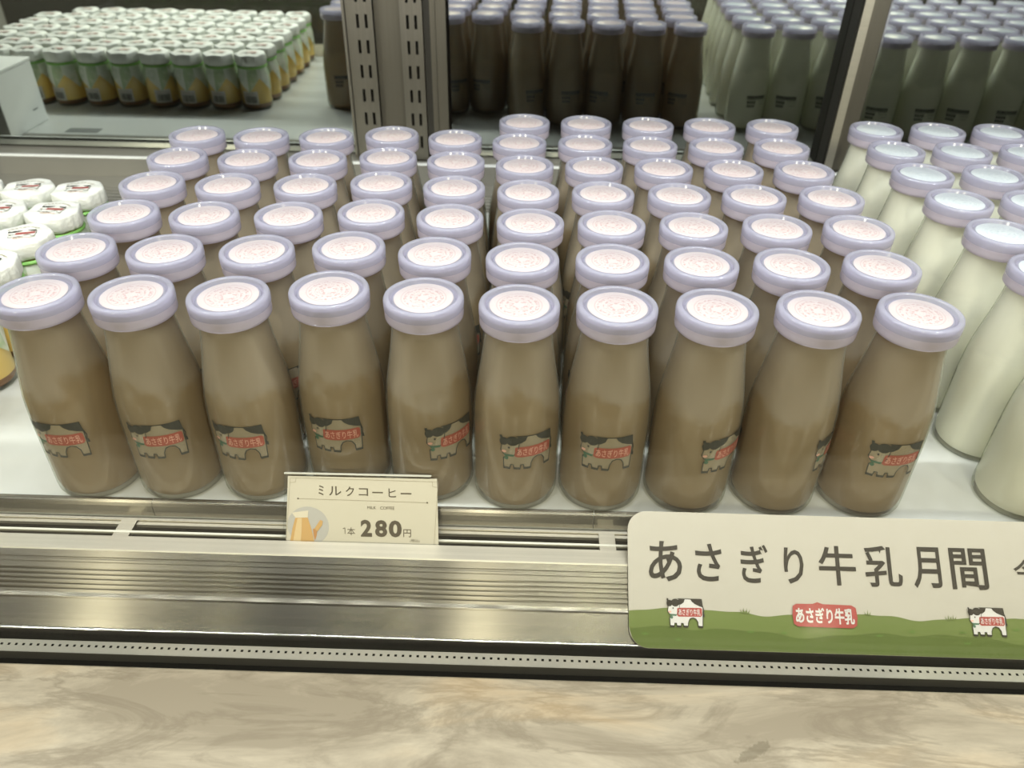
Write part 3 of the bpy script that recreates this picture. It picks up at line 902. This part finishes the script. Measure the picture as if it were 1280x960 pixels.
# ------------------------------------------------------------------ pudding jars
def build_jar(label, group):
    t = empty('pudding_jar', (0, 0, 0), label, 'jar', group)
    JR = [(0.0215, 0.0), (0.0230, 0.0015), (0.0237, 0.005), (0.0237, 0.048), (0.0233, 0.053), (0.0220, 0.058), (0.0205, 0.061), (0.0200, 0.066), (0.0205, 0.079)]
    bm = bmesh.new(); lathe(bm, [(0, 0.001)] + JR + [(0, 0.0792)], 36)
    obj('glass_jar', bm, M['jar_glass'], t, smooth=True)
    bm = bmesh.new(); lathe(bm, [(0, 0.010), (0.0232, 0.010), (0.0232, 0.048), (0.0226, 0.0528), (0.0212, 0.056), (0, 0.056)], 36)
    obj('pudding', bm, M['pudding'], t, smooth=True, angle=0.9)
    bm = bmesh.new(); lathe(bm, [(0, 0.003), (0.0210, 0.003), (0.0230, 0.006), (0.0232, 0.0099), (0, 0.0099)], 36)
    obj('caramel', bm, M['caramel'], t, smooth=True, angle=0.9)
    # wrapped paper cover: eight soft corners with pleats on the side
    def octo(r, z, a):
        s = (a / (2 * PI / 7)) % 1.0
        flat = math.cos(PI / 7) / math.cos((s - 0.5) * 2 * PI / 7)
        f = 0.75 * flat + 0.25
        w_ = (0.083 - z) / 0.016
        return r * (f * 1.015 + 0.03 * max(0, w_) * math.sin(a * 14 + 6 * math.sin(a * 3))), z + 0.0006 * math.sin(a * 5 + 1.3) * (1 if w_ < 0.9 else 0)
    bm = bmesh.new()
    lathe(bm, [(0, 0.0830), (0.012, 0.0830), (0.0225, 0.0829), (0.0238, 0.0824), (0.0244, 0.0812), (0.0245, 0.0750), (0.0242, 0.0700), (0.0228, 0.0675), (0.0212, 0.0668)], 96, rfun=octo)
    cov = obj('paper_cover', bm, M['paper'], t, smooth=True, angle=0.8)
    Ls = cow_layers(0.0235 / 232, 0, -0.001, 0.0, paper='paper', text=False, red='sign_red', fat=0.6)
    for i in range(9):
        a = PI / 2 + (i - 4) * 0.20
        cx, cy = 0.0165 * math.cos(a), 0.0165 * math.sin(a)
        Ls.append(('card_line', poly([(cx - 0.0011, cy - 0.0009), (cx + 0.0011, cy - 0.0009), (cx + 0.0011, cy + 0.0009), (cx - 0.0011, cy + 0.0009)]), 0.0))
    for i in range(6):
        cx = -0.006 + i * 0.0024
        Ls.append(('pink_ink', poly([(cx, -0.0125), (cx + 0.0017, -0.0125), (cx + 0.0017, -0.0108), (cx, -0.0108)]), 0.0))
    artwork('lid_print', Ls, lambda x, y, l: (x, y * 0.8, 0.08372 + l), cov)
    bm = bmesh.new()
    lathe(bm, [(0.0216 + 0.0016 * math.cos(a), 0.0644 + 0.0019 * math.sin(a)) for a in [2 * PI * i / 8 for i in range(9)]], 36)
    obj('green_band', bm, M['band'], t, smooth=True)
    # pointed paper skirt hanging below the band
    bm = bmesh.new()
    n, rows = 72, 7
    g = []
    for j in range(rows):
        ring = []
        for i in range(n):
            a = 2 * PI * i / n
            tri = abs((((a - PI / 4) / (PI / 2)) % 1.0) - 0.5) * 2       # 0 on the flap tips, 1 between them
            drop = 0.036 - 0.022 * tri
            s = j / (rows - 1)
            z = 0.0630 - drop * s
            # follow the jar's shoulder, stand off a little with folds
            rj = 0.0214 if z > 0.061 else (0.0238 - (z - 0.053) / 0.008 * 0.0024 if z > 0.053 else 0.0239)
            r = rj + 0.0002 + s * (0.0007 + 0.0005 * math.sin(a * 9 + 2))
            ring.append(bm.verts.new((r * math.cos(a), r * math.sin(a), z)))
        g.append(ring)
    for A, B in zip(g, g[1:]):
        for i in range(n):
            f = bm.faces.new((A[i], A[(i + 1) % n], B[(i + 1) % n], B[i]))
            f.material_index = 0 if ((i + 0.5) / n * 8) % 2 < 1.15 else 1
    obj('paper_skirt', bm, [M['skirt'], M['skirt_green']], t, smooth=True)
    # price label with bars, on the side that faces the mirror
    bar = [('sign_white', poly([(-0.0125, -0.0095), (0.0125, -0.0095), (0.0125, 0.0105), (-0.0125, 0.0105)]), 0.0)]
    r3 = random.Random(5)
    x = -0.0095
    while x < 0.0090:
        w_ = r3.choice((0.0004, 0.0007, 0.0010))
        bar.append(('black_ink', poly([(x, -0.0070), (x + w_, -0.0070), (x + w_, 0.0035), (x, 0.0035)]), 0.0002)); x += w_ + r3.choice((0.0004, 0.0006))
    for yy_, x0, x1 in ((0.0075, -0.006, 0.006), (0.0053, -0.0105, 0.0105)):
        x = x0
        while x < x1:
            bar.append(('card_line', poly([(x, yy_), (x + 0.0012, yy_), (x + 0.0012, yy_ + 0.0012), (x, yy_ + 0.0012)]), 0.0002)); x += 0.0017
    def jm(x, y, lift):
        a = PI + x / 0.0242
        r = 0.02425 + lift
        return (r * math.sin(a), -r * math.cos(a), 0.0190 + y)
    artwork('barcode_label', bar, jm, t, cut=0.004)
    return t

jg = 'pudding jars beside the coffee bottles'
jar0 = build_jar('', jg)
first = True
JX = {0: -441, 1: -440, 2: -439, 3: -440, 4: -440, 5: -441, 6: -445}
for r in range(7):
    for c in range(9 if r in (0, 1, 6) else 10):
        loc = ((JX[r] - c * 50.6 + rnd.uniform(-0.6, 0.6)) / 1000, (727 - r * 53.0 + rnd.uniform(-0.8, 0.8)) / 1000, 0.0)
        rz = rnd.uniform(-0.45, 0.45)
        lab = 'paper-topped custard pudding jar, %s from the coffee bottles, %s row from the mirror' % (ORD[c], ORD[r])
        if first:
            jar0.location = loc; jar0.rotation_euler = (0, 0, rz); jar0['label'] = lab; first = False
        else:
            dup(jar0, loc, rz, lab, jg)

# ------------------------------------------------------------------ white box and sticker at the back of the shelf
bx = empty('carton', (-0.80, 0.868, 0), 'plain white carton standing at the back of the shelf beyond the pudding jars', 'box')
bm = bmesh.new(); box(bm, -0.859, -0.741, 0.817, 0.919, 0.0, 0.086); bevel(bm, 0.0008, 1)
part('carton_body', bm, M['carton'], bx)
bm = bmesh.new(); box(bm, -0.860, -0.740, 0.816, 0.920, 0.0868, 0.0915); bevel(bm, 0.0008, 1)
part('carton_lid', bm, M['carton'], bx)
bm = bmesh.new(); box(bm, -0.7405, -0.7402, 0.836, 0.850, 0.022, 0.0235)
part('side_print', bm, M['sticker'], bx)
bm = bmesh.new(); box(bm, -0.687, -0.638, 0.858, 0.877, 0.0001, 0.0005)
tag(obj('shelf_sticker', bm, M['sticker']), 'small dark grey sticker lying flat on the white shelf near the mirror', 'sticker')

# ------------------------------------------------------------------ price card in its clear holder
ta = math.radians(27)
CD = Vector((0, math.sin(ta), math.cos(ta))); CN = Vector((0, -math.cos(ta), math.sin(ta)))
CO = Vector((-0.1040, 0.3622, -0.0128))
roll = 0.012
def card_pt(x, y, lift):
    """card plane, mm-scale: x from the card centre, y up from the flange line"""
    xr = x * math.cos(roll) - y * math.sin(roll) * 1.6
    yr = y * math.cos(roll) + x * math.sin(roll) * 0.55
    return CO + Vector((xr, 0, 0)) + CD * yr + CN * lift
hold = empty('card_holder', (-0.1045, 0.366, -0.03), 'clear acrylic stand holding the price card at the shelf front', 'card holder')
def slab(pts2, l0, l1, mats, name, root, fn):
    bm = bmesh.new()
    a = [bm.verts.new(fn(x, y, l0)) for x, y in pts2]
    c = [bm.verts.new(fn(x, y, l1)) for x, y in pts2]
    n = len(pts2)
    for i in range(n):
        bm.faces.new((a[i], a[(i + 1) % n], c[(i + 1) % n], c[i]))
    bm.faces.new(a); bm.faces.new(c[::-1])
    if root is None:
        return obj(name, bm, mats)
    return part(name, bm, mats, root)
slab([(-0.0540, -0.010), (0.0485, -0.010), (0.0475, 0.0468), (-0.0500, 0.0468)], -0.0021, -0.0010, M['acrylic'], 'back_plate', hold, card_pt)
slab([(-0.0500, 0.0461), (0.0475, 0.0461), (0.0475, 0.0470), (-0.0500, 0.0470)], -0.0010, 0.0008, M['acrylic_edge'], 'top_lip', hold, card_pt)
slab([(-0.0540, -0.010), (0.0485, -0.010), (0.0485, -0.0075), (-0.0540, -0.0075)], -0.0010, 0.0016, M['acrylic'], 'foot', hold, card_pt)
card = empty('price_card', (-0.1045, 0.366, -0.02), 'cream milk coffee price card reading 280 yen in a clear stand', 'price card')
slab([(-0.0512, -0.0072), (0.0520, -0.0072), (0.0512, 0.0446), (-0.0478, 0.0446)], -0.0009, 0.0, M['card'], 'card_sheet', card, card_pt)
# drawing coordinates measured on the photo crop: 1280 x 640 px over 220 x 110 px
def CP(px, py):
    u = (px - 650) / 1075.0 * 0.1000
    v = 0.0446 - (py - 84) / 480.0 * 0.0449
    return u + 0.0007, v
def cbox(pxs, pys):
    (x0, y0), (x1, y1) = CP(pxs[0], pys[1]), CP(pxs[1], pys[0])
    return (x0 + x1) / 2, (y0 + y1) / 2, x1 - x0, y1 - y0
CL = []
zz = 0.00012
for ch, xa, xb, ya, yb in (('\u30df', 345, 382, 148, 220), ('\u30eb', 420, 508, 152, 220), ('\u30af', 540, 600, 152, 222), ('\u30b3', 633, 700, 162, 218),
                           ('\u30fc', 730, 806, 186, 196), ('\u30d2', 846, 900, 160, 224), ('\u30fc', 933, 1010, 190, 200)):
    CL.append(('card_ink', glyphs(ch, *cbox((xa, xb), (ya, yb)), bold=0.008), zz))
CL.append(('card_ink', glyphs('MILK', *cbox((692, 754), (293, 314))), zz))
CL.append(('card_ink', glyphs('COFFEE', *cbox((785, 886), (293, 316))), zz))
for ch, xa, xb in (('2', 641, 722), ('8', 744, 832), ('0', 843, 937)):
    CL.append(('card_ink', glyphs(ch, *cbox((xa, xb), (394, 520)), bold=0.04), zz))
CL.append(('card_ink', stroke([CP(513, 464), CP(527, 457), CP(527, 500)], 0.0004), zz))
CL.append(('card_ink', glyphs('\u672c', *cbox((543, 600), (453, 512))), zz))
CL.append(('card_ink', glyphs('\u5186', *cbox((948, 1003), (458, 516))), zz))
CL.append(('card_ink', glyphs('(\u7a0e\u8fbc)', *cbox((995, 1064), (530, 556))), zz))
CL.append(('card_line', stroke([CP(196, 248), CP(1122, 258)], 0.0003), zz))
for px, py in ((196, 248), (1122, 258)):
    x, y = CP(px, py); CL.append(('card_ink', poly(ell(x, y, 0.0006, 0.0006, 12)), zz))
CL.append(('card_line', stroke([CP(98, 575), CP(142, 132), CP(182, 128), CP(188, 96), CP(1160, 104), CP(1162, 138), CP(1198, 146), CP(1168, 575)], 0.0003), zz))
CL.append(('card_line', stroke([CP(142, 132), CP(146, 96), CP(188, 96)], 0.00025), zz))
CL.append(('card_line', stroke([CP(1160, 104), CP(1200, 106), CP(1198, 146)], 0.00025), zz))
artwork('lettering', CL, lambda x, y, l: card_pt(x, y, l) - Vector(card.location), card)
PL = []
cx, cy = CP(262, 450)
PL.append(('photo_grey', poly(ell(cx, cy, 0.0140, 0.0135, 36)), 0.0001))
PL.append(('photo_tan', poly([CP(128, 566), CP(148, 470), CP(172, 390), CP(262, 386), CP(285, 470), CP(304, 566)]), 0.0002))
PL.append(('photo_light', poly([CP(150, 566), CP(170, 470), CP(188, 392), CP(220, 390), CP(214, 480), CP(205, 566)]), 0.0003))
PL.append(('photo_cream', poly([CP(150, 352), CP(268, 334), CP(262, 386), CP(172, 390)]), 0.0003))
PL.append(('photo_brown', poly([CP(296, 470), CP(330, 462), CP(322, 520), CP(308, 556), CP(300, 520)]), 0.0002))
PL.append(('photo_tan', poly([CP(306, 470), CP(350, 402), CP(370, 410), CP(364, 440), CP(330, 486)]), 0.0003))
artwork('drink_picture', PL, lambda x, y, l: card_pt(x, y, l) - Vector(card.location), card)

# ------------------------------------------------------------------ the long sign leaning on the sill
sb_ = math.atan(0.776)
SD = Vector((0, math.cos(sb_), math.sin(sb_))); SN = Vector((0, -math.sin(sb_), math.cos(sb_)))
SO = Vector((0.0, 0.350, -0.0077))
def sign_pt(x, y, lift):
    return SO + Vector((x, 0, 0)) + SD * y + SN * lift
sign = empty('milk_sign', tuple(SO + Vector((0.28, 0, -0.03))), 'long white sign with green meadow and black Japanese lettering leaning on the sill', 'sign')
XS0, XS1, YS0, YS1 = 0.0730, 0.520, -0.0552, 0.0310
def flat_art(name, Ls):
    return artwork(name, Ls, lambda x, y, l: sign_pt(x, y, l) - Vector(sign.location), sign)
slab(rrect(XS0, YS0, XS1, YS1, 0.0125, 8), -0.0009, 0.0, M['sign_paper'], 'board', sign, sign_pt)
def ridge(x, ph, amp):
    return amp * (math.sin(x * 62 + ph) + 0.6 * math.sin(x * 131 + 2.2 * ph) + 0.35 * math.sin(x * 260 + ph))
def corner_low(x):
    r = 0.0125
    for cx, s in ((XS0 + r, -1), (XS1 - r, 1)):
        if (x - cx) * s > 0:
            return YS0 + r - math.sqrt(max(0, r * r - (x - cx) ** 2))
    return YS0
def meadow(top, mk, lift, x0=XS0, x1=XS1, n=220):
    V, F = [], []
    for i in range(n + 1):
        x = x0 + (x1 - x0) * i / n
        lo = corner_low(x) + 0.0002
        V += [(x, lo), (x, max(lo, top(x)))]
    for i in range(n):
        F.append((2 * i, 2 * i + 2, 2 * i + 3, 2 * i + 1))
    return (mk, (V, F), lift)
GL = [meadow(lambda x: -0.0318 + ridge(x, 1.0, 0.0011), 'grass_light', 0.0003),
      meadow(lambda x: -0.0435 + ridge(x * 0.7, 3.0, 0.0016), 'grass_dark', 0.0006)]
r4 = random.Random(9)
def tuft(x, y, s):
    for dx, tip, h in ((-0.0009, -0.0022, 0.7), (0.0, 0.0002, 1.0), (0.0010, 0.0024, 0.75)):
        GL.append(('grass_blade' if y < -0.036 else 'grass_light', poly([(x + dx - 0.0005, y), (x + dx + 0.0005, y), (x + tip, y + s * h)]), 0.0009))
for x in (0.146, 0.148, 0.225, 0.276, 0.279, 0.352, 0.41, 0.47):
    tuft(x, -0.0318 + ridge(x, 1.0, 0.0011) - 0.0004, 0.0034)
for x, y in ((0.083, -0.047), (0.104, -0.050), (0.150, -0.0440), (0.171, -0.0440), (0.231, -0.044), (0.252, -0.041), (0.284, -0.0405), (0.286, -0.047), (0.318, -0.038), (0.344, -0.046), (0.39, -0.042), (0.44, -0.046)):
    tuft(x, y, 0.0022)
flat_art('meadow_print', GL)
WL = []
for ch, x, y, w_, h_ in (('\u3042', .0972, -.0010, .0217, .0256), ('\u3055', .1254, -.0010, .0172, .0240), ('\u304e', .1551, -.0010, .0180, .0245), ('\u308a', .1805, -.0015, .0128, .0230),
                        ('\u725b', .2086, -.0007, .0240, .0250), ('\u4e73', .2384, -.0003, .0240, .0262), ('\u6708', .2664, -.0003, .0182, .0262), ('\u9593', .2936, -.0003, .0236, .0262),
                        ('\u4eca', .3300, -.0010, .0150, .0150)):
    WL.append(('sign_ink', glyphs(ch, x, y, w_, h_, bold=0.014), 0.0003))
flat_art('lettering', WL)
for cx in (0.1089, 0.3006):
    flat_art('cow_print', cow_layers(0.0235 / 232, cx, -0.0332, 0.0010, paper='sign_white', red='sign_red', ink='sign_ink', letter='sign_white'))
LL = [('sign_red', poly([(0.1777, -.0268), (0.1800, -.0254), (0.1905, -.0252), (0.1935, -.0240), (0.1970, -.0252), (0.2150, -.0254), (0.2178, -.0270), (0.2184, -.0330), (0.2176, -.0378),
                         (0.2150, -.0394), (0.1980, -.0394), (0.1800, -.0392), (0.1778, -.0378), (0.1772, -.0325)]), 0.0010)]
LL.append(('sign_white', glyphs(BRAND, 0.1977, -0.0323, 0.0372, 0.0098, bold=0.03), 0.0013))
flat_art('red_badge', LL)
